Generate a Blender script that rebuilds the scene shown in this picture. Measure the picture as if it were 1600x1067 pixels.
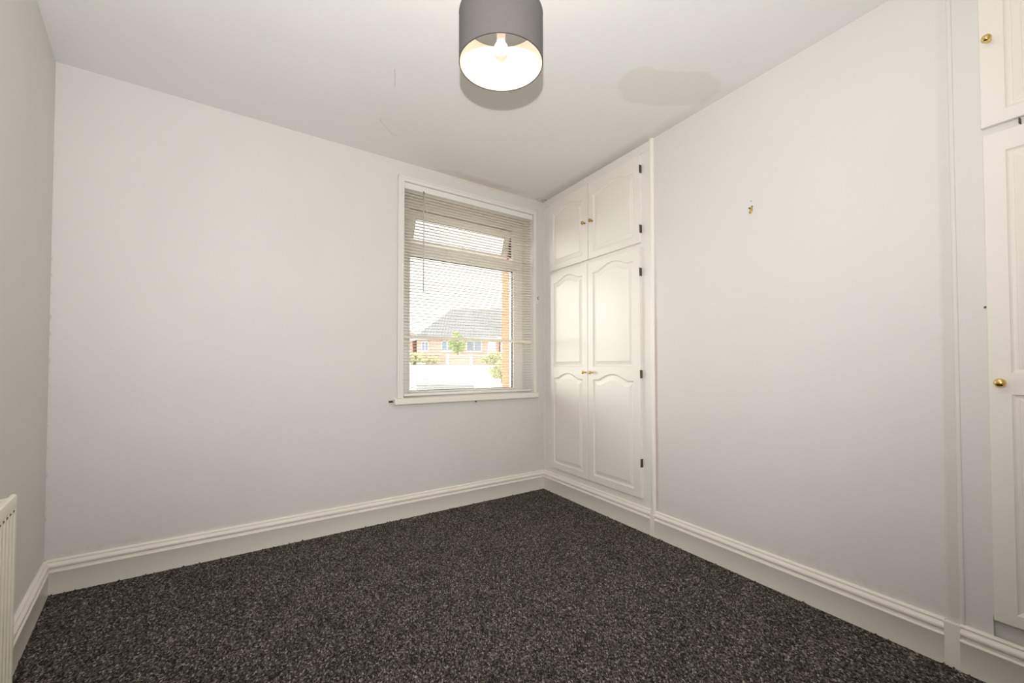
import bpy, bmesh, math, random
import numpy as np
from mathutils import Vector, Matrix
random.seed(7)
for o in list(bpy.data.objects): bpy.data.objects.remove(o)
scn = bpy.context.scene
COL = scn.collection
R_ = math.radians

# ------------------------------------------------------------------ camera
cam_d = bpy.data.cameras.new('camera'); cam = bpy.data.objects.new('camera', cam_d); COL.objects.link(cam)
cam.location = (0, 0, 1.0368)
cam.rotation_euler = (math.pi/2 + 0.0224, 0, 0)
cam_d.sensor_width = 36; cam_d.lens = 15.125; cam_d.shift_y = 0.0145; cam_d.clip_start = 0.02
scn.camera = cam

# ------------------------------------------------------------------ world
w = bpy.data.worlds.new('world'); scn.world = w; w.use_nodes = True
bg = w.node_tree.nodes['Background']
bg.inputs[0].default_value = (1.0, 0.985, .975, 1); bg.inputs[1].default_value = 2.9

# ------------------------------------------------------------------ skylight fill and flash
sd = bpy.data.lights.new('skylight_fill', 'SUN'); sd.energy = 8.5; sd.angle = R_(50); sd.color = (1, .97, .92)   # broad lamp added for skylight, aimed through the window at the cupboard
so = bpy.data.objects.new('skylight_fill', sd); COL.objects.link(so); so.rotation_euler = Vector((.902, -.12, -.16)).to_track_quat('-Z', 'Y').to_euler()
# the photographer's flash: a weak direct part just above the camera ...
fd = bpy.data.lights.new('flash_direct', 'SPOT'); fd.energy = 165; fd.shadow_soft_size = 0.012
fd.spot_size = R_(150); fd.spot_blend = 1.0; fd.color = (1, .985, .99)
fo = bpy.data.objects.new('flash_direct', fd); COL.objects.link(fo)
fo.location = (-0.006, -0.03, 1.235); fo.rotation_euler = (R_(112), 0, R_(3))
# ... and the head turned up, bounced off the ceiling
ud = bpy.data.lights.new('flash_bounce', 'SPOT'); ud.energy = 38; ud.shadow_soft_size = 0.05
ud.spot_size = R_(120); ud.spot_blend = 1.0; ud.color = (1, .965, .925)
uo = bpy.data.objects.new('flash_bounce', ud); COL.objects.link(uo)
uo.location = (0.02, -0.08, 1.30); uo.rotation_euler = (R_(160), 0, R_(25))

scn.view_settings.view_transform = 'Standard'; scn.view_settings.look = 'None'
scn.view_settings.gamma = 1; scn.view_settings.use_curve_mapping = False
scn.view_settings.exposure = 0.0

# ------------------------------------------------------------------ helpers
H = 2.45
L = Vector((-2.1189, 1.9677, 0)); C = Vector((0.2716, 3.6902, 0))
aB = math.atan2(C.y-L.y, C.x-L.x); aR = -1.0477; aL = -0.8710
LB = (C-L).length
def frame(P, a): return Matrix.Translation(P) @ Matrix.Rotation(a, 4, 'Z')
FB = frame(L, aB)      # window wall: x along it from the left corner, y outwards
FR = frame(C, aR)      # cupboard wall: x from the far corner, y outwards
FL = frame(L, aL)      # left wall: x from the far corner, y INTO the room
F0 = Matrix.Identity(4)

def tag(o, label=None, cat=None, group=None, kind=None):
    if label: o['label'] = label
    if cat: o['category'] = cat
    if group: o['group'] = group
    if kind: o['kind'] = kind
    return o
def thing(name, F, base, label, cat, group=None):
    o = bpy.data.objects.new(name, None); COL.objects.link(o)
    o.matrix_world = F @ Matrix.Translation(base); o['_b'] = list(base)
    o.empty_display_size = .05
    return tag(o, label, cat, group)
BASE = {}
def obj(name, bm, m, parent=None, F=F0, smooth=False, base=None, auto=None):
    """bm is in frame coordinates; parent (Empty or mesh) has its base recorded in BASE"""
    bmesh.ops.recalc_face_normals(bm, faces=bm.faces)
    me = bpy.data.meshes.new(name)
    if parent is not None: b = BASE.get(parent.name, Vector((0, 0, 0)))
    else: b = Vector(base) if base else Vector((0, 0, 0))
    bmesh.ops.translate(bm, verts=bm.verts, vec=-b)
    for f in bm.faces: f.smooth = smooth
    if auto:
        for f in bm.faces: f.smooth = True
        for e in bm.edges:
            if len(e.link_faces) == 2 and e.calc_face_angle(0) > auto: e.smooth = False
    bm.to_mesh(me); bm.free()
    for mm in (m if isinstance(m, (list, tuple)) else [m]): me.materials.append(mm)
    o = bpy.data.objects.new(name, me); COL.objects.link(o)
    if parent is not None:
        o.parent = parent; BASE[o.name] = b
    else:
        o.matrix_world = F @ Matrix.Translation(b); BASE[o.name] = b
    return o
def T(name, F, base, label, cat, group=None):
    o = thing(name, F, Vector(base), label, cat, group); del o['_b']
    BASE[o.name] = Vector(base); return o

def nb(): return bmesh.new()
def box(bm, a, b, bev=0, seg=2):
    x0, y0, z0 = [min(p, q) for p, q in zip(a, b)]; x1, y1, z1 = [max(p, q) for p, q in zip(a, b)]
    t = bmesh.new()
    bmesh.ops.create_cube(t, size=1)
    for v in t.verts:
        v.co = Vector((x0+(v.co.x+.5)*(x1-x0), y0+(v.co.y+.5)*(y1-y0), z0+(v.co.z+.5)*(z1-z0)))
    if bev: bmesh.ops.bevel(t, geom=t.edges[:], offset=bev, segments=seg, affect='EDGES', profile=.5)
    me = bpy.data.meshes.new('t'); t.to_mesh(me); t.free(); bm.from_mesh(me); bpy.data.meshes.remove(me)
    return bm
def tube(bm, pts, r, n=8, cap=True):
    pts = [Vector(p) for p in pts]; rs = r if isinstance(r, (list, tuple)) else [r]*len(pts)
    prev = None; rings = []
    for i, p in enumerate(pts):
        d = (pts[min(i+1, len(pts)-1)]-pts[max(i-1, 0)]).normalized()
        if prev is None:
            a = d.orthogonal().normalized()
        else:
            a = (prev-d*prev.dot(d)).normalized()
        prev = a; b = d.cross(a)
        rings.append([bm.verts.new(p+(a*math.cos(2*math.pi*k/n)+b*math.sin(2*math.pi*k/n))*rs[i]) for k in range(n)])
    for q in range(len(rings)-1):
        for k in range(n):
            bm.faces.new((rings[q][k], rings[q][(k+1) % n], rings[q+1][(k+1) % n], rings[q+1][k]))
    if cap:
        bm.faces.new(rings[0][::-1]); bm.faces.new(rings[-1])
    return bm
def lathe(bm, prof, c, axis=(0, 0, 1), n=24, cap=True, closed=False):
    """prof: list of (radius, height along axis)"""
    ax = Vector(axis).normalized(); a = ax.orthogonal().normalized(); b = ax.cross(a); c = Vector(c)
    rings = []
    for r, h in prof:
        if r < 1e-6: rings.append([bm.verts.new(c+ax*h)])
        else: rings.append([bm.verts.new(c+ax*h+(a*math.cos(2*math.pi*k/n)+b*math.sin(2*math.pi*k/n))*r) for k in range(n)])
    seq = list(range(len(rings)-1)) + ([len(rings)-1] if closed else [])
    for q in seq:
        A, B = rings[q], rings[(q+1) % len(rings)]
        for k in range(n):
            k2 = (k+1) % n
            if len(A) == 1 and len(B) == 1: continue
            if len(A) == 1: bm.faces.new((A[0], B[k2], B[k]))
            elif len(B) == 1: bm.faces.new((A[k], A[k2], B[0]))
            else: bm.faces.new((A[k], A[k2], B[k2], B[k]))
    return bm
def extrude_profile(bm, prof, x0, x1, nx=1, zscale=None):
    """closed profile of (y, z), swept along x"""
    rings = []
    for i in range(nx+1):
        t = i/nx; x = x0+(x1-x0)*t
        rings.append([bm.verts.new((x, y, z)) for y, z in prof])
    n = len(prof)
    for i in range(nx):
        for k in range(n):
            bm.faces.new((rings[i][k], rings[i][(k+1) % n], rings[i+1][(k+1) % n], rings[i+1][k]))
    bm.faces.new(rings[0][::-1]); bm.faces.new(rings[-1])
    return bm
def poly_prism(bm, pts, z0, z1):
    a = [bm.verts.new((p[0], p[1], z0)) for p in pts]; b = [bm.verts.new((p[0], p[1], z1)) for p in pts]
    n = len(pts)
    bm.faces.new(a[::-1]); bm.faces.new(b)
    for k in range(n): bm.faces.new((a[k], a[(k+1) % n], b[(k+1) % n], b[k]))
    return bm

# ------------------------------------------------------------------ materials
def mat(name, col=(.8, .8, .8), rough=.5, metal=0, **kw):
    m = bpy.data.materials.new(name); m.use_nodes = True
    b = m.node_tree.nodes['Principled BSDF']
    b.inputs['Base Color'].default_value = (*col, 1); b.inputs['Roughness'].default_value = rough
    b.inputs['Metallic'].default_value = metal
    for k, v in kw.items(): b.inputs[k].default_value = v
    return m
class NT:
    def __init__(s, m): s.t = m.node_tree; s.n = s.t.nodes; s.b = s.n['Principled BSDF']
    def new(s, typ, **kw):
        n = s.n.new(typ)
        for k, v in kw.items(): setattr(n, k, v)
        return n
    def link(s, a, b): s.t.links.new(a, b)
    def math(s, op, a, b=None, c=None, clamp=False):
        n = s.new('ShaderNodeMath', operation=op, use_clamp=clamp)
        for i, v in enumerate((a, b, c)):
            if v is None: continue
            if isinstance(v, (int, float)): n.inputs[i].default_value = v
            else: s.link(v, n.inputs[i])
        return n.outputs[0]
    def coord(s): return s.new('ShaderNodeTexCoord').outputs['Object']
    def noise(s, vec, scale, detail=3, rough=.5, dist=0):
        n = s.new('ShaderNodeTexNoise'); n.inputs['Scale'].default_value = scale; n.inputs['Detail'].default_value = detail
        n.inputs['Roughness'].default_value = rough; n.inputs['Distortion'].default_value = dist
        s.link(vec, n.inputs['Vector']); return n.outputs['Fac']
    def rng(s, v, a, b, c=0, d=1):
        n = s.new('ShaderNodeMapRange'); s.link(v, n.inputs[0])
        for i, q in enumerate((a, b, c, d)): n.inputs[i+1].default_value = q
        return n.outputs[0]
    def mix(s, fac, a, b):
        n = s.new('ShaderNodeMix', data_type='RGBA')
        if isinstance(fac, (int, float)): n.inputs[0].default_value = fac
        else: s.link(fac, n.inputs[0])
        for i, v in ((6, a), (7, b)):
            if isinstance(v, tuple): n.inputs[i].default_value = (*v, 1)
            else: s.link(v, n.inputs[i])
        return n.outputs[2]
    def bump(s, h, strength=.3, dist=.001):
        n = s.new('ShaderNodeBump'); n.inputs['Strength'].default_value = strength; n.inputs['Distance'].default_value = dist
        s.link(h, n.inputs['Height']); s.link(n.outputs[0], s.b.inputs['Normal'])
    def sep(s, v):
        n = s.new('ShaderNodeSeparateXYZ'); s.link(v, n.inputs[0]); return n.outputs
    def ellipse(s, xy, c, r, ang=0, soft=.05, wob=0, wscale=8, vec=None):
        x = s.math('SUBTRACT', xy[0], c[0]); y = s.math('SUBTRACT', xy[1], c[1])
        ca, sa = math.cos(ang), math.sin(ang)
        u = s.math('ADD', s.math('MULTIPLY', x, ca/r[0]), s.math('MULTIPLY', y, sa/r[0]))
        v = s.math('ADD', s.math('MULTIPLY', x, -sa/r[1]), s.math('MULTIPLY', y, ca/r[1]))
        u2 = s.math('POWER', s.math('ABSOLUTE', u), 3.); v2 = s.math('POWER', s.math('ABSOLUTE', v), 3.)
        d = s.math('POWER', s.math('ADD', u2, v2), .333)
        if wob:
            n = s.noise(vec, wscale, 2); d = s.math('ADD', d, s.math('MULTIPLY', s.math('SUBTRACT', n, .5), wob))
        return s.rng(d, 1+soft, 1-soft)
    def setcol(s, c): s.link(c, s.b.inputs['Base Color'])

def paint(name, col, rough=.7, bscale=90, bstr=.25, lump=True, seedoff=0):
    m = mat(name, col, rough); t = NT(m); v = t.coord()
    h = t.noise(v, bscale, 4, .6)
    h2 = t.noise(v, 9, 3, .55)
    hh = t.math('ADD', t.math('MULTIPLY', h, .35), t.math('MULTIPLY', h2, 2.2 if lump else .3))
    t.bump(hh, bstr, .002)
    return m, t, v
PAINT = (.80, .785, .755)
m_wall, t, v = paint('wall_paint', PAINT, .62)
mott = t.rng(t.noise(v, 1.7, 4, .6), .3, .7)
t.setcol(t.mix(mott, (.735, .712, .680), (.765, .742, .708)))

# window wall: flaking paint above the window, marks in the left corner
m_wb, t, v = paint('wall_paint_window_side', PAINT, .62)
s_ = t.sep(v); mott = t.rng(t.noise(v, 1.7, 4, .6), .3, .7)
base = t.mix(mott, (.735, .712, .680), (.765, .742, .708))
xz = (s_[0], s_[2])
mk = t.ellipse(xz, (2.42, 2.447), (.26, .012), 0, .5, 1.6, 22, v)
base = t.mix(t.math('MULTIPLY', mk, .5), base, (.70, .60, .47))
mk = t.math('MULTIPLY', t.ellipse(xz, (0, 1.0), (.006, .9), 0, .3), t.rng(t.noise(v, 25, 3), .52, .60))
base = t.mix(t.math('MULTIPLY', mk, .45), base, (.5, .46, .41))
mk = t.math('MULTIPLY', t.ellipse(xz, (.15, .165), (.25, .02), 0, .5), t.rng(t.noise(v, 30, 3), .5, .62))
base = t.mix(t.math('MULTIPLY', mk, .22), base, (.55, .50, .42))
t.setcol(base)

# chimney breast: discoloured strips along both vertical edges, scuffs above the skirting
m_wr, t, v = paint('wall_paint_chimney_breast', PAINT, .62)
s_ = t.sep(v); xz = (s_[0], s_[2]); mott = t.rng(t.noise(v, 1.7, 4, .6), .3, .7)
base = t.mix(mott, (.735, .712, .680), (.765, .742, .708))
mk = t.ellipse(xz, (2.520, .75), (.017, 1.35), 0, .35, .9, 14, v)
base = t.mix(t.math('MULTIPLY', mk, .32), base, (.57, .51, .445))
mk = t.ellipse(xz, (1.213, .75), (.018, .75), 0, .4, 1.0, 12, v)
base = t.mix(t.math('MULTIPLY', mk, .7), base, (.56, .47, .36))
mk = t.math('MULTIPLY', t.ellipse(xz, (2.3, .17), (.3, .03), 0, .9), t.rng(t.noise(v, 28, 3), .5, .6))
base = t.mix(t.math('MULTIPLY', mk, .18), base, (.57, .51, .445))
mk = t.ellipse(xz, (1.824, 1.852), (.004, .004), 0, .4)
base = t.mix(mk, base, (.45, .42, .38))
t.setcol(base)

# ceiling with its old water stains
m_ceil, t, v = paint('ceiling_paint', (.80, .79, .765), .75, 60, .3)
s_ = t.sep(v); xy = (s_[0], s_[1])
base = t.mix(t.rng(t.noise(v, 2.3, 3), .3, .7), (.85, .838, .812), (.87, .858, .83))
m1 = t.ellipse(xy, (.80, 2.165), (.25, .135), R_(4), .06, .5, 6, v)
m2 = t.ellipse(xy, (.68, 2.14), (.15, .11), R_(30), .06, .4, 7, v)
m3 = t.ellipse(xy, (.93, 2.18), (.12, .10), 0, .06, .4, 7, v)
mk = t.math('MAXIMUM', m1, t.math('MAXIMUM', m2, m3))
base = t.mix(t.math('MULTIPLY', mk, .5), base, (.76, .715, .63))
mk = t.ellipse(xy, (-.25, 3.27), (.28, .05), aB, .5, 1.2, 12, v)
base = t.mix(t.math('MULTIPLY', mk, .5), base, (.64, .57, .46))
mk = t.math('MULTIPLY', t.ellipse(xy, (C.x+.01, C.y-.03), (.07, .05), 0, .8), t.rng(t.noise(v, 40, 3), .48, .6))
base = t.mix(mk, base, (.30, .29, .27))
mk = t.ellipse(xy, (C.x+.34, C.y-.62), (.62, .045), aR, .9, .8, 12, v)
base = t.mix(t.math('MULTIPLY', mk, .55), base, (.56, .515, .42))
t.setcol(base)

m_gloss = mat('gloss_woodwork', (.88, .84, .76), .33)
t = NT(m_gloss); v = t.coord(); t.bump(t.noise(v, 35, 3, .5), .12, .001)
t.setcol(t.mix(t.rng(t.noise(v, 5, 4), .35, .7), (.93, .885, .80), (.91, .865, .785)))
m_cup = mat('cupboard_eggshell', (.86, .82, .745), .38)
t = NT(m_cup); v = t.coord(); t.bump(t.noise(v, 45, 3, .5), .12, .001)
m_frame = mat('frame_emulsion', (.83, .805, .745), .45)
t = NT(m_frame); v = t.coord(); t.bump(t.noise(v, 30, 3, .5), .2, .001)
m_upvc = mat('window_plastic', (.92, .90, .85), .28)
m_slat = mat('blind_slat', (.94, .90, .80), .30)
nt = m_slat.node_tree; tl_ = nt.nodes.new('ShaderNodeBsdfTranslucent'); tl_.inputs[0].default_value = (.92, .86, .76, 1)
ms_ = nt.nodes.new('ShaderNodeMixShader'); ms_.inputs[0].default_value = .30
nt.links.new(nt.nodes['Principled BSDF'].outputs[0], ms_.inputs[1]); nt.links.new(tl_.outputs[0], ms_.inputs[2]); nt.links.new(ms_.outputs[0], nt.nodes['Material Output'].inputs[0])
m_rail = mat('blind_rail', (.86, .84, .80), .4)
m_cord = mat('blind_cord', (.85, .83, .78), .8)
m_wand = mat('blind_wand_plastic', (.60, .58, .58), .2)
m_gasket = mat('black_gasket', (.012, .012, .014), .5)
m_dark = mat('dark_metal', (.03, .028, .026), .4, .7)
m_brass = mat('polished_brass', (.83, .62, .22), .16, 1)
m_bronze = mat('dull_brass', (.50, .33, .12), .25, 1)
m_hinge = mat('tarnished_hinge', (.12, .095, .06), .4, .8)
m_rad = mat('radiator_enamel', (.83, .79, .66), .35)
m_radshade = mat('radiator_flute_shade', (.18, .15, .12), .8)
m_plastic = mat('white_plastic', (.82, .81, .78), .4)
m_screw = mat('dark_screw', (.05, .045, .04), .5)

# carpet
m_carpet = mat('flecked_loop_pile', (.05, .045, .04), .95)
t = NT(m_carpet); v = t.coord()
vor = t.new('ShaderNodeTexVoronoi'); vor.inputs['Scale'].default_value = 240; vor.inputs['Randomness'].default_value = 1
mp = t.new('ShaderNodeMapping'); mp.inputs['Rotation'].default_value = (0, 0, R_(35)); mp.inputs['Scale'].default_value = (1, .62, 1)
t.link(v, mp.inputs[0]); t.link(mp.outputs[0], vor.inputs['Vector'])
sp = t.new('ShaderNodeSeparateColor'); t.link(vor.outputs['Color'], sp.inputs[0])
rmp = t.new('ShaderNodeValToRGB'); t.link(sp.outputs[0], rmp.inputs[0])
rmp.color_ramp.interpolation = 'CONSTANT'
els = [(0, (.020, .0172, .0160)), (.25, (.048, .041, .0365)), (.48, (.088, .075, .066)), (.68, (.14, .120, .105)), (.85, (.23, .20, .174)), (.95, (.38, .335, .295))]
rmp.color_ramp.elements[0].color = (*els[0][1], 1)
rmp.color_ramp.elements[1].position = els[1][0]; rmp.color_ramp.elements[1].color = (*els[1][1], 1)
for p_, c_ in els[2:]:
    e = rmp.color_ramp.elements.new(p_); e.color = (*c_, 1)
big = t.rng(t.noise(v, 6, 3), .3, .7, .85, 1.12)
mm_ = t.new('ShaderNodeVectorMath', operation='SCALE'); t.link(rmp.outputs[0], mm_.inputs[0]); t.link(big, mm_.inputs['Scale'])
t.setcol(mm_.outputs[0])
t.b.inputs['Specular IOR Level'].default_value = .15

# shade fabrics
m_fabric = mat('grey_shade_fabric', (.20, .185, .175), .9)
t = NT(m_fabric); v = t.coord()
wv = t.noise(v, 420, 2); t.setcol(t.mix(wv, (.10, .092, .087), (.155, .142, .134)))
t.bump(wv, .3, .0006)
m_lining = mat('cream_shade_lining', (.86, .80, .70), .7)
m_rim = mat('dark_shade_trim', (.055, .045, .04), .7)
m_bulb = bpy.data.materials.new('lit_bulb'); m_bulb.use_nodes = True
nt = m_bulb.node_tree; nt.nodes.clear()
em = nt.nodes.new('ShaderNodeEmission'); em.inputs[0].default_value = (1, .80, .56, 1); em.inputs[1].default_value = 17
out = nt.nodes.new('ShaderNodeOutputMaterial'); nt.links.new(em.outputs[0], out.inputs[0])

m_glass = bpy.data.materials.new('window_glass'); m_glass.use_nodes = True
nt = m_glass.node_tree; nt.nodes.clear()
tr = nt.nodes.new('ShaderNodeBsdfTransparent'); tr.inputs[0].default_value = (.95, .97, .96, 1)
gl = nt.nodes.new('ShaderNodeBsdfGlossy'); gl.inputs['Roughness'].default_value = .02
fr = nt.nodes.new('ShaderNodeFresnel'); fr.inputs[0].default_value = 1.45
mx = nt.nodes.new('ShaderNodeMixShader'); out = nt.nodes.new('ShaderNodeOutputMaterial')
nt.links.new(fr.outputs[0], mx.inputs[0]); nt.links.new(tr.outputs[0], mx.inputs[1]); nt.links.new(gl.outputs[0], mx.inputs[2]); nt.links.new(mx.outputs[0], out.inputs[0])

# outdoor
m_brick = mat('orange_brick', (.45, .15, .08), .85)
t = NT(m_brick); v = t.coord(); t.setcol(t.mix(t.noise(v, 25, 4), (.54, .19, .10), (.62, .24, .14))); t.bump(t.noise(v, 120, 3), .5, .002)
m_mortar = mat('mortar', (.62, .36, .26), .9)
m_render = mat('pale_render', (.80, .77, .72), .85)
def brickmat(name, c1, c2, mort, sx, sy):
    m = mat(name, c1, .85); t = NT(m)
    b_ = t.new('ShaderNodeTexBrick'); b_.inputs['Color1'].default_value = (*c1, 1); b_.inputs['Color2'].default_value = (*c2, 1)
    b_.inputs['Mortar'].default_value = (*mort, 1); b_.inputs['Scale'].default_value = 1; b_.inputs['Mortar Size'].default_value = .012
    b_.inputs['Brick Width'].default_value = sx; b_.inputs['Row Height'].default_value = sy
    mp = t.new('ShaderNodeMapping'); mp.inputs['Rotation'].default_value = (R_(90), 0, 0)
    t.link(t.coord(), mp.inputs[0]); t.link(mp.outputs[0], b_.inputs['Vector']); t.setcol(b_.outputs[0])
    t.bump(b_.outputs['Fac'], -.5, .01)
    return m
m_hbrick = brickmat('far_house_brick', (.62, .34, .26), (.66, .40, .32), (.66, .58, .52), .24, .08)
m_roofg = mat('grey_roof_tile', (.36, .355, .37), .8)
m_roofr = mat('red_roof_tile', (.48, .32, .28), .8)
m_glassdark = mat('far_window_glass', (.28, .33, .40), .08)
m_leaf = mat('leaf_green', (.42, .52, .22), .7)
m_leaf2 = mat('leaf_yellow_green', (.60, .60, .36), .7)
m_bark = mat('bark', (.16, .11, .07), .9)
m_ground = mat('pale_concrete_drive', (.62, .60, .56), .9)
t = NT(m_ground); v = t.coord(); t.setcol(t.mix(t.noise(v, .8, 4), (.66, .65, .62), (.78, .77, .74)))
m_stone = mat('grey_stone', (.38, .375, .37), .9)

# ------------------------------------------------------------------ room shell
def struct(o): o['kind'] = 'structure'; return o
def wp(F, x, y): p = F @ Vector((x, y, 0)); return (p.x, p.y)
REAR = 0.55
nBv = (FB.to_3x3() @ Vector((0, 1, 0))); uR = FR.to_3x3() @ Vector((1, 0, 0)); uL = FL.to_3x3() @ Vector((1, 0, 0))
sR = (-(REAR) - nBv.dot(C)) / nBv.dot(uR); sL = (-(REAR) - nBv.dot(L)) / nBv.dot(uL)
PR = C+uR*sR; PL = L+uL*sL

outline = [wp(FL, sL+.02, -.15), wp(FL, -.12, -.15), wp(FB, -.1, .1), wp(FB, LB+.1, .1), wp(FR, -.1, .12), wp(FR, sR+.02, .12)]
floor_pts = [(L.x-.25, L.y), (L.x, L.y+.22), (C.x-.05, C.y+.2), (C.x+.25, C.y), (PR.x+.2, PR.y-.05), (PL.x+.0, PL.y-.25), (PL.x-.25, PL.y)]
struct(obj('floor', poly_prism(nb(), floor_pts, -.12, -.006), mat('floorboards', (.3, .2, .12), .7)))
struct(obj('ceiling', poly_prism(nb(), floor_pts, H, H+.12), m_ceil))

W0, W1, Z0, Z1 = 1.690, 2.835, .815, 2.318       # window opening
bm = nb()
TI = .22
for a, b_ in (((-.15, 0, 0), (W0, TI, H)), ((W1, 0, 0), (LB+.15, TI, H)), ((W0, 0, 0), (W1, TI, Z0)), ((W0, 0, Z1), (W1, TI, H))): box(bm, a, b_)
wb = struct(obj('wall_back', bm, m_wb, F=FB))
bm = nb()
box(bm, (-.02, .03, 0), (sR+.15, .16, H)); box(bm, (1.20, 0, 0), (2.535, .03, H))
wr = struct(obj('wall_right', bm, m_wr, F=FR))
wl = struct(obj('wall_left', box(nb(), (-.02, -.15, 0), (sL+.15, 0, H)), m_wall, F=FL))
a, b_ = PL, PR; d = (b_-a).normalized(); n_ = Vector((d.y, -d.x, 0))
ang = math.atan2(d.y, d.x)
struct(obj('wall_rear', box(nb(), (-.05, -.15, 0), ((b_-a).length+.05, 0, H)), m_wall, F=frame(a, ang)))

# outer brick leaf with its individual bricks at both reveals
bm = nb(); O0, O1, OZ0, OZ1 = 1.785, 2.735, .80, 2.26; TO = .33
for a, b_ in (((-.15, TI, -.4), (O0-.11, TO-.004, H+.2)), ((O1+.11, TI, -.4), (LB+.35, TO-.004, H+.2)), ((O0-.11, TI, -.4), (O1+.11, TO-.004, OZ0)), ((O0-.11, TI, OZ1), (O1+.11, TO-.004, H+.2))): box(bm, a, b_)
box(bm, (O0-.11, TI, OZ0), (O0-.008, TO-.01, OZ1)); box(bm, (O1+.008, TI, OZ0), (O1+.11, TO-.01, OZ1))
wo = struct(obj('wall_outer', bm, m_mortar, F=FB))
z = OZ0+.006; i = 0
meshes = {}
def shared(key, builder, m, name, parent, loc, smooth=False):
    if key not in meshes:
        bm = builder(); bmesh.ops.recalc_face_normals(bm, faces=bm.faces); me = bpy.data.meshes.new(name)
        for f in bm.faces: f.smooth = smooth
        bm.to_mesh(me); bm.free(); me.materials.append(m); meshes[key] = me
    o = bpy.data.objects.new(name, meshes[key]); COL.objects.link(o); o.parent = parent
    o.location = Vector(loc); return o
while z+.065 < OZ1:
    for side in (0, 1):
        x = O0 if side == 0 else O1
        wd = .105
        x0 = x-wd if side == 0 else x
        shared('brick', lambda: box(nb(), (0, 0, 0), (.105, .108, .065), .003, 1), m_brick, 'brick', wo, (x0+random.uniform(-.002, .002), TI+.001+random.uniform(0, .002), z))
    z += .075; i += 1

# skirting
def skirt_prof(t=.018, h=.155):
    k = h/.155; f = t
    pts = [(0, 0), (f, 0), (f, .096), (f+.0025, .099), (f+.003, .103), (f, .107), (f-.009, .109), (f-.010, .113),
           (f-.006, .116), (f-.001, .119), (f+.002, .124), (f+.002, .130), (f-.001, .136), (f-.006, .140), (f-.009, .142), (f-.009, .145), (f-.006, .147), (f-.0065, .151), (f-.011, .155), (0, .155)]
    return [(y, z*k) for y, z in pts]
neg = [(-y, z) for y, z in skirt_prof()]
struct(obj('baseboard_back', extrude_profile(nb(), neg, 0, LB), m_gloss, F=FB, auto=.9))
struct(obj('baseboard_left', extrude_profile(nb(), skirt_prof(), 0, sL), m_gloss, F=FL, auto=.9))
bm = nb()
for x0, x1 in ((0, 1.180), (1.214, 2.497), (2.536, sR)): extrude_profile(bm, neg, x0, x1)
box(bm, (1.179, -.0175, 0), (1.215, 0, .128)); box(bm, (2.496, -.0175, 0), (2.537, 0, .150))
struct(obj('baseboard_right', bm, m_gloss, F=FR, auto=.9))

# vertical mouldings beside the cupboards
def vbead(x0, x1, z0, z1, d):
    bm = nb(); n = 8; prof = [(x0, 0)]
    for k in range(n+1):
        a_ = math.pi*k/n; xc = (x0+x1)/2; prof.append((xc-math.cos(a_)*(x1-x0)/2, -.003-math.sin(a_)*d))
    prof.append((x1, 0)); return poly_prism(bm, prof, z0, z1)
struct(obj('trim_1', vbead(1.186, 1.214, .128, H, .012), m_gloss, F=FR, auto=.9))
struct(obj('trim_2', vbead(2.533, 2.546, .150, H, .003), m_wall, F=FR, auto=.9))

# hairline cracks in the ceiling
def P0(pts): return [Vector((x, y, H)) for x, y in pts]
cl = bpy.data.objects['ceiling']
for pts in ([(-.559, 2.018), (-.566, 2.05), (-.575, 2.08), (-.585, 2.12), (-.593, 2.145)], [(-.752, 2.42), (-.756, 2.46), (-.745, 2.52), (-.735, 2.56), (-.728, 2.597), (-.70, 2.61)]):
    obj('hairline_crack', tube(nb(), P0(pts), .0009, 5), mat('crack_grey', (.45, .43, .40), .9), parent=cl)

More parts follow.
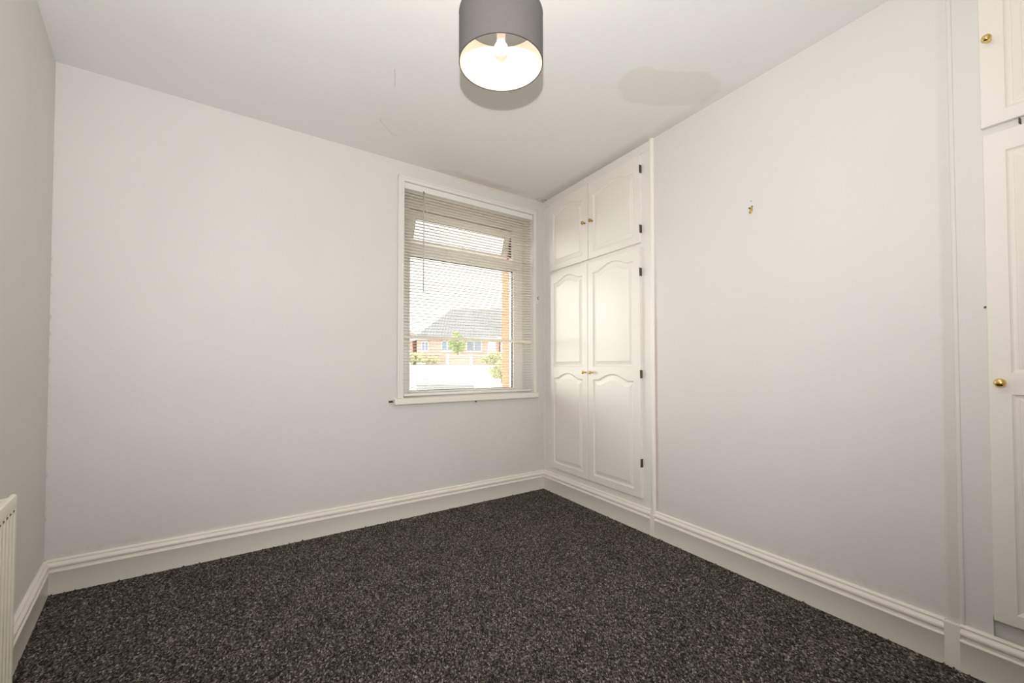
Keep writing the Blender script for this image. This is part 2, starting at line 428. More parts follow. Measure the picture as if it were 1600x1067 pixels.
# ------------------------------------------------------------------ carpet: real looped pile relief
def carpet():
    pitch = .0062
    poly = [wp(FB, .0, -.012), wp(FB, LB, -.012), (PR.x, PR.y), (PL.x, PL.y)]
    P = np.array([[L.x+.012, L.y-.001], [C.x-.002, C.y-.014], [PR.x, PR.y], [PL.x, PL.y]])
    # grid in the window wall's frame
    ux = np.array([math.cos(aB), math.sin(aB)]); uy = np.array([-ux[1], ux[0]])
    Q = P-np.array([L.x, L.y]); S = Q@ux; Tt = Q@uy
    xs = np.arange(S.min(), S.max()+pitch, pitch); ys = np.arange(Tt.min(), Tt.max()+pitch, pitch)
    X, Y = np.meshgrid(xs, ys); ny, nx = X.shape
    rng = np.random.default_rng(3)
    Xj = X+rng.uniform(-.0022, .0022, X.shape); Yj = Y+rng.uniform(-.0022, .0022, X.shape)
    Zj = rng.uniform(-.0045, .0015, X.shape)
    wx = L.x+Xj*ux[0]+Yj*uy[0]; wy = L.y+Xj*ux[1]+Yj*uy[1]
    ins = np.ones(X.shape, bool)
    # inside test against four walls (kept 14 mm from the wall planes so it meets the skirting's face)
    pts = [(L, aB, -1), (C, aR, -1), (L, aL, 1)]
    for p, a_, sg in pts:
        n = np.array([-math.sin(a_), math.cos(a_)]); d_ = ((wx-p.x)*n[0]+(wy-p.y)*n[1])*sg
        ins &= d_ > .010
        up = (d_ > .016) & (d_ < .030) & (rng.random(X.shape) < .10); Zj[up] += rng.uniform(.002, .009, X.shape)[up]
    n = np.array([nBv.x, nBv.y]); ins &= (wx*n[0]+wy*n[1]) > -REAR+.002
    keep = ins[:-1, :-1] & ins[1:, :-1] & ins[:-1, 1:] & ins[1:, 1:]
    idx = np.arange(ny*nx).reshape(ny, nx)
    q = np.stack([idx[:-1, :-1][keep], idx[:-1, 1:][keep], idx[1:, 1:][keep], idx[1:, :-1][keep]], 1)
    used = np.unique(q); remap = -np.ones(ny*nx, int); remap[used] = np.arange(len(used)); q = remap[q]
    co = np.stack([wx.ravel()[used], wy.ravel()[used], Zj.ravel()[used]], 1)
    me = bpy.data.meshes.new('carpet')
    me.vertices.add(len(co)); me.vertices.foreach_set('co', co.ravel())
    me.loops.add(q.size); me.loops.foreach_set('vertex_index', q.ravel().astype(np.int32))
    me.polygons.add(len(q)); me.polygons.foreach_set('loop_start', np.arange(0, q.size, 4, dtype=np.int32))
    me.polygons.foreach_set('loop_total', np.full(len(q), 4, np.int32))
    me.update(calc_edges=True); me.validate()
    me.materials.append(m_carpet)
    o = bpy.data.objects.new('carpet', me); COL.objects.link(o)
    tag(o, 'dark charcoal and brown flecked fitted carpet covering the whole floor', 'carpet', kind='stuff')
    return o
carpet()

# ------------------------------------------------------------------ window
win = bpy.data.objects.new('window_1', None); COL.objects.link(win); wbase = Vector((W0, 0, Z0))
win.matrix_world = FB @ Matrix.Translation(wbase); BASE['window_1'] = wbase; struct(win)
def wobj(name, bm, m, parent=win, **k): return obj(name, bm, m, parent=parent, **k)
GX0, GX1, GZ0, TZ0, TZ1, FZ1 = 1.798, 2.732, .855, 1.850, 1.940, 2.205
YF = .15
bm = nb()
box(bm, (W0, YF, Z0), (GX0, YF+.065, Z1), .003); box(bm, (GX1, YF, Z0), (W1, YF+.065, Z1), .003)
box(bm, (GX0-.003, YF, Z0), (GX1+.003, YF+.065, GZ0), .003); box(bm, (GX0-.003, YF, FZ1), (GX1+.003, YF+.065, Z1), .003)
box(bm, (GX0-.003, YF+.001, TZ0), (GX1+.003, YF+.064, TZ1), .003)
# raised glazing beads
for a, b_ in (((GX0-.016, YF-.006, GZ0-.014), (GX0, YF+.004, TZ0+.014)), ((GX1, YF-.006, GZ0-.014), (GX1+.016, YF+.004, TZ0+.014)),
              ((GX0-.016, YF-.006, GZ0-.014), (GX1+.016, YF+.004, GZ0)), ((GX0-.016, YF-.006, TZ0), (GX1+.016, YF+.004, TZ0+.014))): box(bm, a, b_, .002, 1)
wf = wobj('window_frame', bm, m_upvc)
bm = nb(); g = .006
box(bm, (GX0, YF+.012, TZ0-g), (GX1, YF+.02, TZ0)); box(bm, (GX1-g, YF+.012, GZ0), (GX1, YF+.02, TZ0))
box(bm, (GX0, YF+.012, GZ0), (GX0+.003, YF+.02, TZ0)); box(bm, (GX0, YF+.012, GZ0), (GX1, YF+.02, GZ0+.003))
obj('glazing_gasket', bm, m_gasket, parent=wf)['label'] = 'black glazing gasket'
wobj('glass_pane', box(nb(), (GX0, YF+.028, GZ0), (GX1, YF+.032, TZ0)), m_glass)
# top-hung fanlight, standing open
def sash():
    hz = FZ1-.002
    Rm = Matrix.Translation((0, YF+.045, hz)) @ Matrix.Rotation(R_(19), 4, 'X') @ Matrix.Translation((0, -YF-.045, -hz))
    x0, x1, z0, z1, r = GX0+.002, GX1-.002, TZ1+.004, hz, .055
    bm = nb()
    box(bm, (x0, YF+.015, z0), (x0+r, YF+.06, z1), .003); box(bm, (x1-r, YF+.015, z0), (x1, YF+.06, z1), .003)
    box(bm, (x0+r-.002, YF+.015, z0), (x1-r+.002, YF+.06, z0+r), .003); box(bm, (x0+r-.002, YF+.015, z1-r), (x1-r+.002, YF+.06, z1), .003)
    bmesh.ops.transform(bm, matrix=Rm, verts=bm.verts)
    s = wobj('fanlight_sash', bm, m_upvc)
    bm = box(nb(), (x0+r, YF+.035, z0+r), (x1-r, YF+.039, z1-r)); bmesh.ops.transform(bm, matrix=Rm, verts=bm.verts)
    obj('glass_pane', bm, m_glass, parent=s)
    bm = nb()
    for q in ((x0+r, x0+r+.004), (x1-r-.004, x1-r)):
        box(bm, (q[0], YF+.018, z0+r), (q[1], YF+.026, z1-r))
    box(bm, (x0+r, YF+.018, z1-r-.004), (x1-r, YF+.026, z1-r))
    bmesh.ops.transform(bm, matrix=Rm, verts=bm.verts); obj('glazing_gasket', bm, m_gasket, parent=s)
    # friction stays, one each side
    for x in (GX0+.006, GX1-.006):
        b_ = nb(); box(b_, (x-.004, YF+.03, TZ1+.03), (x+.004, YF+.05, FZ1-.02))
        end = Rm @ Vector((x, YF+.04, z0+.05))
        tube(b_, [(x, YF+.04, TZ1+.16), end], .005, 6); wobj('friction_stay', b_, m_dark)['label'] = 'dark metal friction stay'
    b_ = nb(); xc = 2.248; e = Rm @ Vector((xc, YF+.02, z0+.03))
    box(b_, (xc-.035, YF+.01, TZ1-.001), (xc+.035, YF+.03, TZ1+.012), .002)
    tube(b_, [(xc, YF+.02, TZ1+.008), (xc, YF+.015, TZ1+.05), e], .004, 6); wobj('casement_stay', b_, m_upvc)
sash()
# architrave round the opening
def arch_bar(bm, x0, z0, x1, z1):
    box(bm, (x0, -.012, z0), (x1, 0, z1), .002, 1)
bm = nb()
box(bm, (1.645, -.010, Z0), (W0, 0, 2.355), .002, 1); box(bm, (1.645, -.016, Z0), (1.660, 0, 2.355), .004)
box(bm, (1.672, -.014, Z0), (1.684, 0, 2.330), .003)
box(bm, (W1, -.010, Z0), (2.858, 0, 2.345), .002, 1); box(bm, (2.848, -.016, Z0), (2.858, 0, 2.345), .004)
box(bm, (1.645, -.0105, Z1), (2.858, 0, 2.350), .002, 1); box(bm, (1.645, -.016, 2.338), (2.858, 0, 2.352), .004)
wobj('architrave', bm, m_frame)
wobj('window_sill', box(nb(), (1.620, -.040, .774), (2.862, 0, .8145), .006, 3), m_gloss)
bm = nb(); box(bm, (W0, -.001, .800), (W1, YF, .8145)); wobj('sill_board', bm, m_gloss)

# ------------------------------------------------------------------ venetian blind
bl = T('venetian_blind', FB, (1.70, .02, .83), 'white horizontal venetian blind lowered over the only window, slats open', 'blind')
X0, X1, YB = 1.700, 2.826, .022
bm = nb(); box(bm, (X0-.004, YB-.014, 2.276), (X1+.004, YB+.014, 2.3175), .002)
box(bm, (X0-.006, YB-.016, 2.276), (X0-.001, YB+.016, 2.316), .001, 1); box(bm, (X1+.001, YB-.016, 2.276), (X1+.006, YB+.016, 2.316), .001, 1)
obj('headrail', bm, m_rail, parent=bl)
obj('bottom_rail', box(nb(), (X0, YB-.0125, .827), (X1, YB+.0125, .843), .004, 3), m_rail, parent=bl, auto=.9)
def slat_bm():
    bm = nb(); n = 6; wd = .025; rows = []
    for k in range(n+1):
        u = -1+2*k/n; y = u*wd/2; zz = .0020*(1-u*u)
        rows.append((y, zz))
    top = [[bm.verts.new((x, y, zz+.0003)) for y, zz in rows] for x in (0, X1-X0)]
    bot = [[bm.verts.new((x, y, zz-.0003)) for y, zz in rows] for x in (0, X1-X0)]
    for k in range(n):
        bm.faces.new((top[0][k], top[0][k+1], top[1][k+1], top[1][k])); bm.faces.new((bot[0][k+1], bot[0][k], bot[1][k], bot[1][k+1]))
    for e in (0, n): bm.faces.new((top[0][e], top[1][e], bot[1][e], bot[0][e]))
    return bm
zz = 2.262; pitch = .0213; nn = 0
rs = random.Random(4)
while zz > .853:
    s = shared('slat', slat_bm, m_slat, 'slat', bl, (X0-1.70+rs.uniform(-.001, .001), YB-.02, zz-.83), smooth=True)
    tilt = R_(-5)+rs.uniform(-.03, .03)
    if abs(zz-1.243) < pitch/2: tilt = R_(72); s['label'] = 'slat turned nearly shut'
    s.rotation_euler = (tilt, rs.uniform(-.0008, .0008), 0)
    zz -= pitch; nn += 1
for x in (1.862, 2.262, 2.690):
    bm = nb()
    for y in (-.0135, .0135): tube(bm, [(x, YB+y, 2.28), (x, YB+y, .835)], .0007, 4)
    tube(bm, [(x+.012, YB, 2.28), (x+.012, YB, .835)], .0008, 4)
    obj('ladder_cord', bm, m_cord, parent=bl)
bm = nb(); tube(bm, [(1.838, YB-.020, 2.262), (1.838, YB-.021, 1.562)], .0042, 8)
wd_ = obj('tilt_wand', bm, m_wand, parent=bl, smooth=True)
bm = nb(); tube(bm, [(1.838, YB-.012, 2.285), (1.838, YB-.022, 2.275), (1.838, YB-.020, 2.256)], .0028, 6); obj('wand_hook', bm, m_dark, parent=wd_)
bm = nb(); yc = YB-.045
tube(bm, [(2.800, YB-.014, 2.285), (2.812, yc, 2.10), (2.835, yc, 1.85), (2.858, yc, 1.60)], .0010, 5)
lathe(bm, [(0, .03), (.004, .028), (.007, .01), (.0075, 0), (0, -.002)], (2.862, yc, 1.560), n=10)
obj('lift_cord', bm, m_cord, parent=bl)
bm = nb()
tube(bm, [(2.806, YB-.014, 2.285), (2.830, yc, 2.0), (2.860, yc, 1.5), (2.872, yc-.005, .65)], .0009, 5)
lathe(bm, [(0, .028), (.003, .026), (.006, .01), (.0065, 0), (0, -.002)], (2.873, yc-.005, .618), n=10)
obj('lift_cord', bm, m_cord, parent=bl)

# cord cleats and sill brackets
def cleat(F, p, label, s=1, m=m_dark):
    bm = nb(); x, y, z = p
    box(bm, (x-.005*s, y-.006, z-.018*s), (x+.005*s, y, z+.018*s), .002)
    tube(bm, [(x, y-.005, z+.012*s), (x, y-.016, z+.016*s), (x, y-.018, z+.026*s)], .003*s, 6)
    tube(bm, [(x, y-.005, z-.012*s), (x, y-.016, z-.016*s), (x, y-.018, z-.026*s)], .003*s, 6)
    o = obj('cord_cleat', bm, m, F=F, base=p); tag(o, label, 'cleat'); return o
cleat(FB, (2.878, -.0005, 1.612), 'small brown cord cleat screwed to the wall right of the window', .55, m_bronze)
bm = nb(); box(bm, (1.590, -.004, .790), (1.619, 0, .802), .001); tube(bm, [(1.600, -.002, .796), (1.600, -.020, .796), (1.604, -.024, .802)], .004, 6)
tag(obj('curtain_hook', bm, m_dark, F=FB, base=(1.60, 0, .79)), 'small dark metal hook on the wall at the left end of the windowsill', 'hook')
bm = nb(); lathe(bm, [(0, -.014), (.005, -.013), (.006, -.004), (.004, 0)], (2.265, -.012, .774), n=10)
tag(obj('screw_head', bm, m_screw, F=FB, base=(2.265, -.012, .774)), 'dark screw head poking out below the middle of the windowsill', 'screw')

# ------------------------------------------------------------------ fitted cupboards
DT = .018
def door_bm(x0, x1, z0, z1, px0, px1, panels, t=DT):
    bm = nb(); N = 28; y = -t; e = .0018
    cache = {}
    def V(x, yy, z):
        k = (round(x, 5), round(yy, 5), round(z, 5))
        if k not in cache: cache[k] = bm.verts.new((x, yy, z))
        return cache[k]
    def F(*vs):
        vs = list(dict.fromkeys(vs))
        if len(vs) > 2:
            try: bm.faces.new(vs)
            except ValueError: pass
    X0_, X1_, Z0_, Z1_ = x0+e, x1-e, z0+e, z1-e
    def arch(tt, h):
        u = (tt-.13)/.74
        return h*math.sin(math.pi*u)**1.15 if 0 < u < 1 else 0
    xs = [px0+(px1-px0)*k/N for k in range(N+1)]
    bounds = [[Z0_]*(N+1)]
    for pz0, pz1, h in panels:
        bounds.append([pz0]*(N+1)); bounds.append([pz1+arch(k/N, h) for k in range(N+1)])
    bounds.append([Z1_]*(N+1))
    for b0, b1 in zip(bounds[0::2], bounds[1::2]):
        for k in range(N): F(V(xs[k], y, b0[k]), V(xs[k+1], y, b0[k+1]), V(xs[k+1], y, b1[k+1]), V(xs[k], y, b1[k]))
    zl = sorted({round(b[0], 5) for b in bounds})
    F(*([V(X0_, y, Z0_)]+[V(px0, y, z) for z in zl]+[V(X0_, y, Z1_)]))
    F(*([V(X1_, y, Z0_), V(X1_, y, Z1_)]+[V(px1, y, z) for z in zl[::-1]]))
    prof = [(0, 0), (.002, .0035), (.006, .0065), (.011, .008), (.015, .008), (.0165, .0062), (.019, .0062), (.037, .0025), (.0385, .0008), (.041, .0008)]
    for pz0, pz1, h in panels:
        rings = []
        for d, dep in prof:
            r = [V(px0+d, y+dep, pz0+d), V(px1-d, y+dep, pz0+d)]
            hh = h*(1 if d < .02 else .85)
            for k in range(N, -1, -1):
                tt = k/N; xx = px0+d+(px1-px0-2*d)*tt; r.append(V(xx, y+dep, pz1-d+arch(tt, hh)))
            rings.append(r)
        for a, b_ in zip(rings[:-1], rings[1:]):
            for k in range(len(a)): F(a[k], a[(k+1) % len(a)], b_[(k+1) % len(a)], b_[k])
        # fill the field
        r = rings[-1]; bl_, br_ = r[0], r[1]; tops = r[2:][::-1]
        lowx = [V(px0+.041+(px1-px0-.082)*k/N, y+.0008, pz0+.041) for k in range(N+1)]
        for k in range(N): F(lowx[k], lowx[k+1], tops[k+1], tops[k])
    # edges
    c = [(X0_, y, Z0_), (X1_, y, Z0_), (X1_, y, Z1_), (X0_, y, Z1_)]
    m_ = [(x0, y+e, z0), (x1, y+e, z0), (x1, y+e, z1), (x0, y+e, z1)]
    k_ = [(x0, 0, z0), (x1, 0, z0), (x1, 0, z1), (x0, 0, z1)]
    for A, B in ((c, m_), (m_, k_)):
        for q in range(4): F(V(*A[q]), V(*A[(q+1) % 4]), V(*B[(q+1) % 4]), V(*B[q]))
    F(*[V(*p) for p in k_])
    return bm
def knob_bm(x, z, r=.0145):
    bm = nb(); y = -DT
    prof = [(0, 0), (r*.62, 0), (r*.62, .002), (r*.42, .005), (r*.34, .010), (r*.42, .014), (r*.80, .017), (r, .0215), (r*.98, .026), (r*.82, .0305), (r*.5, .0335), (0, .0345)]
    return lathe(bm, prof, (x, y+.0002, z), (0, -1, 0), 20)
def hinge_bm(x, z, side=1):
    bm = nb(); box(bm, (x, -DT-.001, z-.026), (x+side*.004, -.0005, z+.026), .001, 1)
    tube(bm, [(x+side*.002, -DT-.001, z-.026), (x+side*.002, -DT-.002, z+.026)], .0020, 8); return bm
def add_door(parent, x0, x1, z0, z1, px0, px1, panels, kx, kz, hx, hzs, kr=.0125, km=None, side=1, label=None, hm=None):
    d = obj('door', door_bm(x0, x1, z0, z1, px0, px1, panels), m_cup, parent=parent)
    if label: d['label'] = label
    obj('knob', knob_bm(kx, kz, kr), km or m_brass, parent=d, smooth=True)['label'] = 'round dark bronze knob' if km is m_bronze else 'round polished brass knob'
    for hz in hzs: obj('hinge', hinge_bm(hx, hz, side), hm or m_hinge, parent=d)
    return d
cu = T('fitted_cupboard', FR, (.0, 0, 0), 'cream four-door fitted cupboard in the far corner beside the window', 'cupboard')
bm = nb(); box(bm, (.0, 0, .001), (1.186, .029, H-.001))
box(bm, (.0, -.006, 2.392), (1.186, 0, H-.001), .002, 1); box(bm, (.0, -.004, 0.15), (.022, 0, 2.392), .0015, 1)
obj('face_frame', bm, m_frame, parent=cu)
UP = (1.868, 2.287, .036)
add_door(cu, .118, .604, 1.822, 2.386, .168, .545, [UP], .573, 2.100, .118, (2.30, 1.92), km=m_bronze, side=-1, hm=m_frame)
add_door(cu, .612, 1.112, 1.822, 2.386, .667, 1.062, [UP], .657, 2.094, 1.112, (2.295, 1.910), km=m_bronze)
LP = [(.252, .940, .042), (1.032, 1.716, .040)]
add_door(cu, .128, .598, .204, 1.792, .172, .542, LP, .573, .990, .128, (1.635, .99, .42), side=-1, hm=m_frame)
add_door(cu, .603, 1.109, .204, 1.792, .660, 1.052, LP, .654, .990, 1.109, (1.635, .985, .425))

cr = T('fitted_cupboard', FR, (2.55, 0, 0), 'white fitted cupboard cut off by the right edge of the photo', 'cupboard')
bm = nb(); x1 = sR-.005
box(bm, (2.536, 0, .001), (2.612, .029, H-.001)); box(bm, (3.10, 0, .001), (x1, .029, H-.001))
box(bm, (2.612, .016, .001), (3.10, .029, .30)); box(bm, (2.612, 0, .22), (3.10, .029, H-.001))
obj('face_frame', bm, m_wall, parent=cr)
add_door(cr, 2.614, 3.095, 1.826, 2.386, 2.670, 3.040, [UP], 2.637, 2.110, 3.095, (2.30, 1.92))
add_door(cr, 2.617, 3.095, .213, 1.800, 2.668, 3.040, [(.252, .946, -.0), (1.013, 1.733, .0)], 2.648, .983, 3.095, (1.635, .99, .42), kr=.0145)
bm = nb(); lathe(bm, [(0, -.003), (.003, -.003), (.004, 0)], (2.611, -.001, 1.232), (0, 1, 0), 8)
obj('nail', bm, m_screw, parent=cr)
bm = nb(); box(bm, (2.697, -DT-.001, 1.806), (2.700, 0, 1.822)); obj('catch_pin', bm, m_screw, parent=cr)

# ------------------------------------------------------------------ picture hook
hk = T('picture_hook', FR, (1.824, 0, 1.79), 'small brass picture hook nailed to the bare chimney breast wall', 'hook')
bm = nb(); box(bm, (1.8165, -.003, 1.800), (1.8315, 0, 1.822), .001, 1)
tube(bm, [(1.824, -.002, 1.804), (1.824, -.006, 1.792), (1.824, -.013, 1.790), (1.824, -.017, 1.798)], [.0055, .005, .0045, .003], 8)
obj('hook_plate', bm, m_brass, parent=hk)
for x, z in ((1.817, 1.818), (1.832, 1.822)):
    bm = nb(); lathe(bm, [(0, -.005), (.0032, -.005), (.0036, -.003), (.001, 0)], (x, -.003, z), (0, 1, 0), 8); obj('nail_head', bm, m_screw, parent=hk)

# ------------------------------------------------------------------ ceiling pendant
LX, LY, SZ0, SZ1, SR = -.037, 1.425, 2.050, 2.215, .1405
pl = T('pendant_light', F0, (LX, LY, SZ0), 'lit ceiling pendant with a grey drum shade and bare bulb inside', 'lamp')
bm = nb(); lathe(bm, [(SR, SZ0), (SR, SZ1), (SR-.0012, SZ1), (SR-.0012, SZ0)], (LX, LY, 0), n=96, closed=True)
sh = obj('lamp_shade', bm, m_fabric, parent=pl, auto=.6)
bm = nb(); lathe(bm, [(SR-.0013, SZ0+.001), (SR-.0013, SZ1-.001), (SR-.0022, SZ1-.001), (SR-.0022, SZ0+.001)], (LX, LY, 0), n=96, closed=True)
obj('shade_lining', bm, m_lining, parent=sh, auto=.6)['label'] = 'pale cream inner lining'
def ring(bm, r, z, t, n=96, m=8):
    lathe(bm, [(r+t*math.cos(2*math.pi*k/m), z+t*math.sin(2*math.pi*k/m)) for k in range(m)], (LX, LY, 0), n=n, closed=True)
bm = nb(); ring(bm, SR-.001, SZ0, .0016); obj('bottom_rim', bm, m_rim, parent=sh, smooth=True)
bm = nb(); ring(bm, SR-.001, SZ1, .0016); obj('top_rim', bm, m_rim, parent=sh, smooth=True)
bm = nb(); ZR = 2.178
for k in range(3):
    a_ = R_(30+120*k); tube(bm, [(LX+.021*math.cos(a_), LY+.021*math.sin(a_), ZR), (LX+(SR-.002)*math.cos(a_), LY+(SR-.002)*math.sin(a_), SZ1-.006)], .0014, 6)
ring(bm, .021, ZR, .0018, 32)
obj('shade_carrier', bm, m_plastic, parent=sh)
bm = nb(); lathe(bm, [(0, 2.128), (.0125, 2.128), (.0140, 2.134), (.0145, 2.175), (.022, 2.178), (.022, 2.184), (.015, 2.186), (.014, 2.205), (.005, 2.222), (0, 2.222)], (LX, LY, 0), n=24)
obj('lamp_holder', bm, m_plastic, parent=pl, auto=.6)
bm = nb(); lathe(bm, [(0, 2.082)] + [(.0225*math.sin(a_), 2.1045-.0225*math.cos(a_)) for a_ in [math.pi*k/12 for k in range(1, 10)]] + [(.012, 2.131), (0, 2.131)], (LX, LY, 0), n=24)
obj('bulb', bm, m_bulb, parent=pl, smooth=True)['label'] = 'glowing warm golf-ball bulb'
bm = nb(); tube(bm, [(LX, LY, 2.22), (LX, LY, 2.43)], .003, 8); obj('flex', bm, m_plastic, parent=pl)
bm = nb(); lathe(bm, [(0, 2.405), (.012, 2.405), (.016, 2.415), (.042, 2.425), (.048, 2.4495), (0, 2.4495)], (LX, LY, 0), n=32); obj('ceiling_rose', bm, m_plastic, parent=pl, auto=.6)

# ------------------------------------------------------------------ radiator on the left wall
RX0, RX1, RZ0, RZ1, RY = 1.214, 2.214, .13, .712, .100
ra = T('radiator', FL, (RX0, 0, RZ0), 'cream fluted panel radiator low on the left wall at the photo edge', 'radiator')
def panel(yf, yb, z0, z1):
    bm = nb(); n = 30; fl = (RX1-RX0-.02)/n; xs = []; 
    for k in range(n):
        b0 = RX0+.01+k*fl
        xs += [(b0, 0), (b0+fl*.12, 0), (b0+fl*.26, .007), (b0+fl*.74, .007), (b0+fl*.88, 0)]
    xs = [(RX0, 0)]+xs+[(RX1-.01, 0), (RX1, 0)]
    zs = [(z0, 0), (z0+.028, 0), (z0+.040, 1), (z1-.040, 1), (z1-.029, 0), (z1-.006, 0)]
    s = -1 if yf > yb else 1
    G = [[bm.verts.new((x, yf+s*d*w_, z)) for x, d in xs] for z, w_ in zs]
    for i in range(len(zs)-1):
        for k in range(len(xs)-1): bm.faces.new((G[i][k], G[i][k+1], G[i+1][k+1], G[i+1][k]))
    top = [[bm.verts.new((x, yf+s*dy, z1-dz)) for x in (RX0, RX1)] for dy, dz in ((.001, .003), (.004, .0005), (.009, 0))]
    e = [G[-1][0], G[-1][-1]]
    bm.faces.new(G[-1][:]+[top[0][1], top[0][0]])
    for a_, b_ in zip(top[:-1], top[1:]): bm.faces.new((a_[0], a_[1], b_[1], b_[0]))
    bk = [bm.verts.new((RX0, yf+s*.010, z0)), bm.verts.new((RX1, yf+s*.010, z0))]
    bm.faces.new((top[-1][0], top[-1][1], bk[1], bk[0])); bm.faces.new([bk[0], bk[1]]+[g for g in G[0][::-1]])
    bm.faces.new([g[0] for g in G]+[tt[0] for tt in top]+[bk[0]]); bm.faces.new([g[-1] for g in G][::-1]+[bk[1]]+[tt[1] for tt in top[::-1]])
    return bm
obj('front_panel', panel(RY, RY-.01, RZ0, RZ1), m_rad, parent=ra, auto=.5)
obj('back_panel', box(nb(), (RX0+.01, .028, RZ0), (RX1-.01, .040, RZ1-.004), .003), m_rad, parent=ra)
bm = nb()
n = 60
for k in range(n):
    x = RX0+.02+k*(RX1-RX0-.04)/n; box(bm, (x, .040, RZ1-.062), (x+.0015, RY-.010, RZ1-.012))
o = obj('convector_fins', bm, m_rad, parent=ra); o['kind'] = 'stuff'
bm = nb()
box(bm, (RX0, .040, RZ1-.014), (RX1, .048, RZ1-.008)); box(bm, (RX0, RY-.018, RZ1-.014), (RX1, RY-.0102, RZ1-.008))
for k in range(41):
    x = RX0+k*(RX1-RX0-.008)/40; box(bm, (x, .048, RZ1-.013), (x+.008, RY-.018, RZ1-.009))
obj('top_grille', bm, m_rad, parent=ra)
bm = nb(); n = 30; fl = (RX1-RX0-.02)/n  # dark strips stand in for shade at the top of each flute
for k in range(n):
    b0 = RX0+.01+k*fl; box(bm, (b0+fl*.20, RY-.0062, RZ1-.0405), (b0+fl*.80, RY-.0004, RZ1-.0375))
obj('flute_shade_dashes', bm, m_radshade, parent=ra)['label'] = 'dark dashes coloured in as shade at the flute tops under the top edge'
for x in (RX0+.15, RX1-.15): obj('wall_bracket', box(nb(), (x, 0, .25), (x+.03, .028, .60), .002), m_plastic, parent=ra)
bm = nb(); x = RX1+.03
tube(bm, [(RX1-.01, .07, .16), (x, .07, .16), (x, .07, .008)], .0075, 10); lathe(bm, [(0, .0), (.016, .0), (.018, .03), (.014, .055), (0, .057)], (x, .07, .16), n=16)
obj('valve', bm, m_plastic, parent=ra, auto=.6)

# ------------------------------------------------------------------ outdoors: street of bungalows on a rise
bm = nb()
gp = [(-60, 4.6, -.45), (40, 4.6, -.45), (40, 20, -.25), (-60, 20, -.25), (40, 46, 1.5), (-60, 46, 1.5), (40, 90, 2.2), (-60, 90, 2.2)]
vs = [bm.verts.new(p) for p in gp]
for q in ((0, 1, 2, 3), (3, 2, 4, 5), (5, 4, 6, 7)): bm.faces.new([vs[k] for k in q])
r_ = bmesh.ops.extrude_face_region(bm, geom=bm.faces[:]); bmesh.ops.translate(bm, verts=[g for g in r_['geom'] if isinstance(g, bmesh.types.BMVert)], vec=(0, 0, -.5))
struct(obj('ground', bm, m_ground))
struct(obj('front_path', poly_prism(nb(), [(-4, 3.0), (-2.4, 2.6), (.2, 4.5), (4, 4.6), (4, 4.7), (-8, 4.7), (-8, 2.8)], -.6, -.45), m_ground))
def roof_bm(x0, x1, y0, y1, z0, z1, hipL, hipR):
    bm = nb(); ym = (y0+y1)/2
    v = [bm.verts.new(p) for p in ((x0, y0, z0), (x1, y0, z0), (x1, y1, z0), (x0, y1, z0), (x0+hipL, ym, z1), (x1-hipR, ym, z1))]
    bm.faces.new((v[0], v[1], v[5], v[4])); bm.faces.new((v[2], v[3], v[4], v[5])); bm.faces.new((v[3], v[0], v[4])); bm.faces.new((v[1], v[2], v[5])); bm.faces.new((v[3], v[2], v[1], v[0]))
    return bm
def tile_ribs(x0, x1, y0, y1, z0, z1, hipL, hipR):
    """raised rolls and courses of the front roof slope"""
    bm = nb(); ym = (y0+y1)/2; n = int((x1-x0)/.30)
    for k in range(n):
        x = x0+.15+k*(x1-x0)/n; tmax = 1.0
        if hipL and x < x0+hipL: tmax = (x-x0)/hipL
        if hipR and x > x1-hipR: tmax = min(tmax, (x1-x)/hipR)
        if tmax < .05: continue
        a_ = Vector((x, y0, z0+.03)); b_ = Vector((x, y0+(ym-y0)*tmax, z0+(z1-z0)*tmax+.03)); tube(bm, [a_, b_], .05, 4)
    for c in range(1, 10):
        t_ = c/10; xa = x0+hipL*t_; xb = x1-hipR*t_; tube(bm, [(xa, y0+(ym-y0)*t_, z0+(z1-z0)*t_+.02), (xb, y0+(ym-y0)*t_, z0+(z1-z0)*t_+.02)], .035, 4)
    return bm
def house(name, x0, x1, y0, dep, zb, ze, zr, hipL, hipR, rm, wins, label, door=None):
    h = T(name, F0, ((x0+x1)/2, y0, zb), label, 'house', 'bungalows across the road')
    obj('wall', box(nb(), (x0, y0, zb-.5), (x1, y0+dep, ze)), m_hbrick, parent=h)
    rf = obj('roof', roof_bm(x0-.35, x1+.35, y0-.4, y0+dep+.4, ze-.05, zr, hipL, hipR), rm, parent=h)
    o = obj('roof_tiles', tile_ribs(x0-.35, x1+.35, y0-.4, y0+dep+.4, ze-.05, zr, hipL, hipR), rm, parent=rf); o['kind'] = 'stuff'
    obj('fascia', box(nb(), (x0-.35, y0-.45, ze-.2), (x1+.35, y0-.38, ze)), m_upvc, parent=h)
    for a_, b_, c_, d_ in wins:
        bm = nb(); t_ = .09
        box(bm, (a_, y0-.06, c_), (a_+t_, y0, d_)); box(bm, (b_-t_, y0-.06, c_), (b_, y0, d_)); box(bm, (a_, y0-.06, c_), (b_, y0, c_+t_)); box(bm, (a_, y0-.06, d_-t_), (b_, y0, d_))
        box(bm, ((a_+b_)/2-.04, y0-.06, c_), ((a_+b_)/2+.04, y0, d_)); box(bm, (a_-.1, y0-.12, c_-.08), (b_+.1, y0, c_))
        wf_ = obj('window', bm, m_upvc, parent=h); obj('pane', box(nb(), (a_+t_, y0-.03, c_+t_), (b_-t_, y0-.01, d_-t_)), m_glassdark, parent=wf_)
    if door:
        obj('door', box(nb(), (door[0], y0-.05, zb), (door[1], y0, zb+2.05), .02), m_upvc, parent=h)
    return h
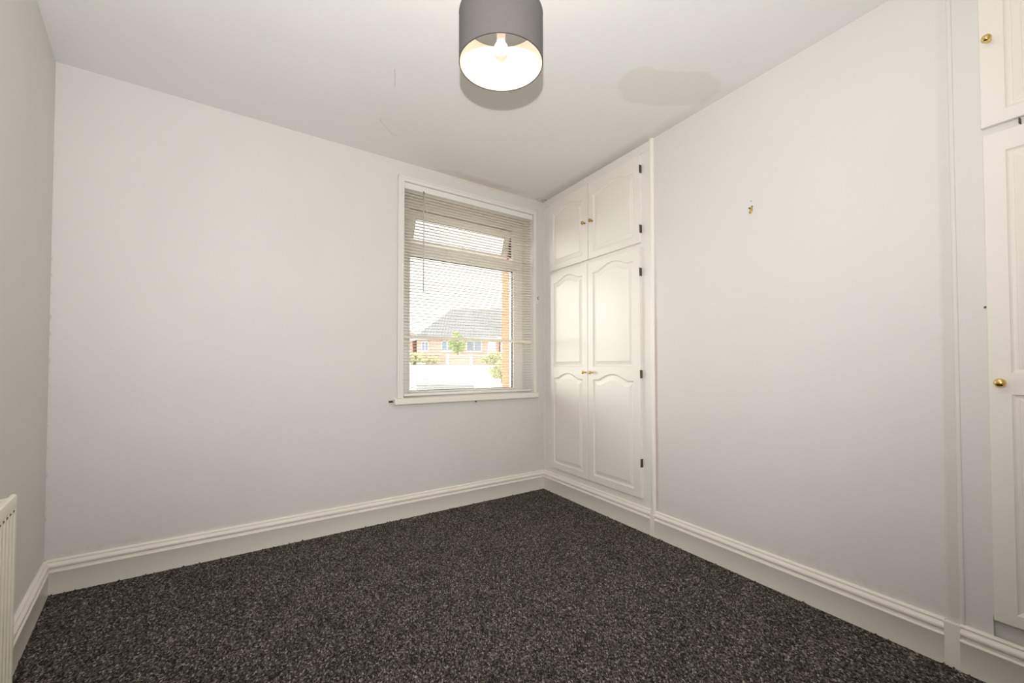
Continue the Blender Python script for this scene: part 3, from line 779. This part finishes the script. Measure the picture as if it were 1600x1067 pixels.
house('bungalow', -10.2, -1.4, 46, 8, 1.6, 4.05, 7.7, 3.6, 0.0, m_roofg, [(-9.7, -8.9, 2.6, 3.7), (-7.55, -6.3, 2.6, 3.75), (-4.9, -3.2, 2.6, 3.75)], 'brick bungalow with a grey tiled roof seen through the blind', (-2.6, -1.7))
house('bungalow', -19.5, -11.0, 47.5, 8, 1.6, 4.0, 6.2, 3.0, 3.0, m_roofr, [(-13.6, -12.0, 2.6, 3.7), (-17.5, -16, 2.6, 3.7)], 'red-roofed bungalow left of the grey-roofed one outside the window')
house('bungalow', -.6, 8, 44, 8, 1.5, 3.9, 7.0, 3.0, 3.0, m_roofr, [(.2, 1.8, 2.4, 3.6), (4, 5.5, 2.4, 3.6)], 'bungalow partly hidden behind the brick edge of the window')
def foliage(name, c, r, n, m, label, cat, trunk=None, leaf=.12, seed=1):
    rs = random.Random(seed); t_ = T(name, F0, (c[0], c[1], c[2]-r[2] if not trunk else trunk), label, cat, 'hedges across the road' if cat == 'hedge' else None)
    bm = nb()
    for _ in range(n):
        while True:
            p = Vector((rs.uniform(-1, 1), rs.uniform(-1, 1), rs.uniform(-1, 1)))
            if p.length < 1: break
        p = p.normalized()*(p.length**.4)*(1+.18*math.sin(5*p.x+3*p.z))
        q = Vector((c[0]+p.x*r[0], c[1]+p.y*r[1], c[2]+p.z*r[2]))
        a_ = Vector((rs.gauss(0, 1), rs.gauss(0, 1), rs.gauss(0, 1))).normalized(); b_ = a_.orthogonal().normalized(); l = leaf*rs.uniform(.6, 1.3)
        vs_ = [bm.verts.new(q+a_*l), bm.verts.new(q+b_*l*.45), bm.verts.new(q-a_*l), bm.verts.new(q-b_*l*.45)]; bm.faces.new(vs_)
    f = obj('foliage', bm, m, parent=t_); f['kind'] = 'stuff'
    zb = trunk if trunk else c[2]-r[2]
    bm = nb(); tube(bm, [(c[0], c[1], zb-.3), (c[0]+.03, c[1], c[2])], [max(.03, r[0]*.08), .02], 8)
    for k in range(4):
        a_ = k*1.6; tube(bm, [(c[0], c[1], zb+(c[2]-zb)*.6), (c[0]+r[0]*.6*math.cos(a_), c[1]+r[1]*.6*math.sin(a_), c[2]+r[2]*.4)], [.03, .01], 5)
    obj('trunk', bm, m_bark, parent=t_)
foliage('garden_tree', (-5.3, 42, 3.3), (.75, .75, 1.0), 900, m_leaf, 'small green tree in front of the grey-roofed bungalow outside', 'tree', trunk=1.3, leaf=.16, seed=2)
foliage('garden_bush', (-.62, 25.0, .80), (.60, .5, .48), 900, m_leaf2, 'yellow-green bush low down outside beside the brick window edge', 'bush', trunk=.15, leaf=.10, seed=3)
foliage('hedge', (-9.2, 40.5, 1.75), (2.6, .5, .5), 1500, m_leaf2, 'low yellow-green hedge by the road at the left outside the window', 'hedge', leaf=.13, seed=4)
foliage('hedge', (-1.2, 40.0, 1.75), (1.6, .5, .55), 1200, m_leaf2, 'low hedge outside at the right before the partly hidden bungalow', 'hedge', leaf=.13, seed=5)
gw = T('garden_wall', F0, (-5, 41.5, 1.1), 'low pinkish brick garden wall in front of the bungalows outside', 'wall')
obj('wall', box(nb(), (-8.3, 41.4, .9), (-1.6, 41.6, 2.0)), m_hbrick, parent=gw)
obj('coping', box(nb(), (-8.35, 41.36, 2.0), (-1.55, 41.64, 2.06), .01), m_render, parent=gw)
for x in (-6.2, -3.9, -1.9):
    obj('pillar', box(nb(), (x-.15, 41.32, .9), (x+.15, 41.68, 2.2), .01), m_render, parent=gw)
sw = T('boundary_wall', F0, (-2.1, 14, -.33), 'low grey boundary wall across the pale forecourt just outside the window', 'wall')
obj('wall', box(nb(), (-3.1, 14, -.5), (-1.25, 14.2, .42)), m_stone, parent=sw)
obj('coping', box(nb(), (-3.15, 13.96, .42), (-1.2, 14.24, .50), .01), m_render, parent=sw)
bpy.context.view_layer.update()
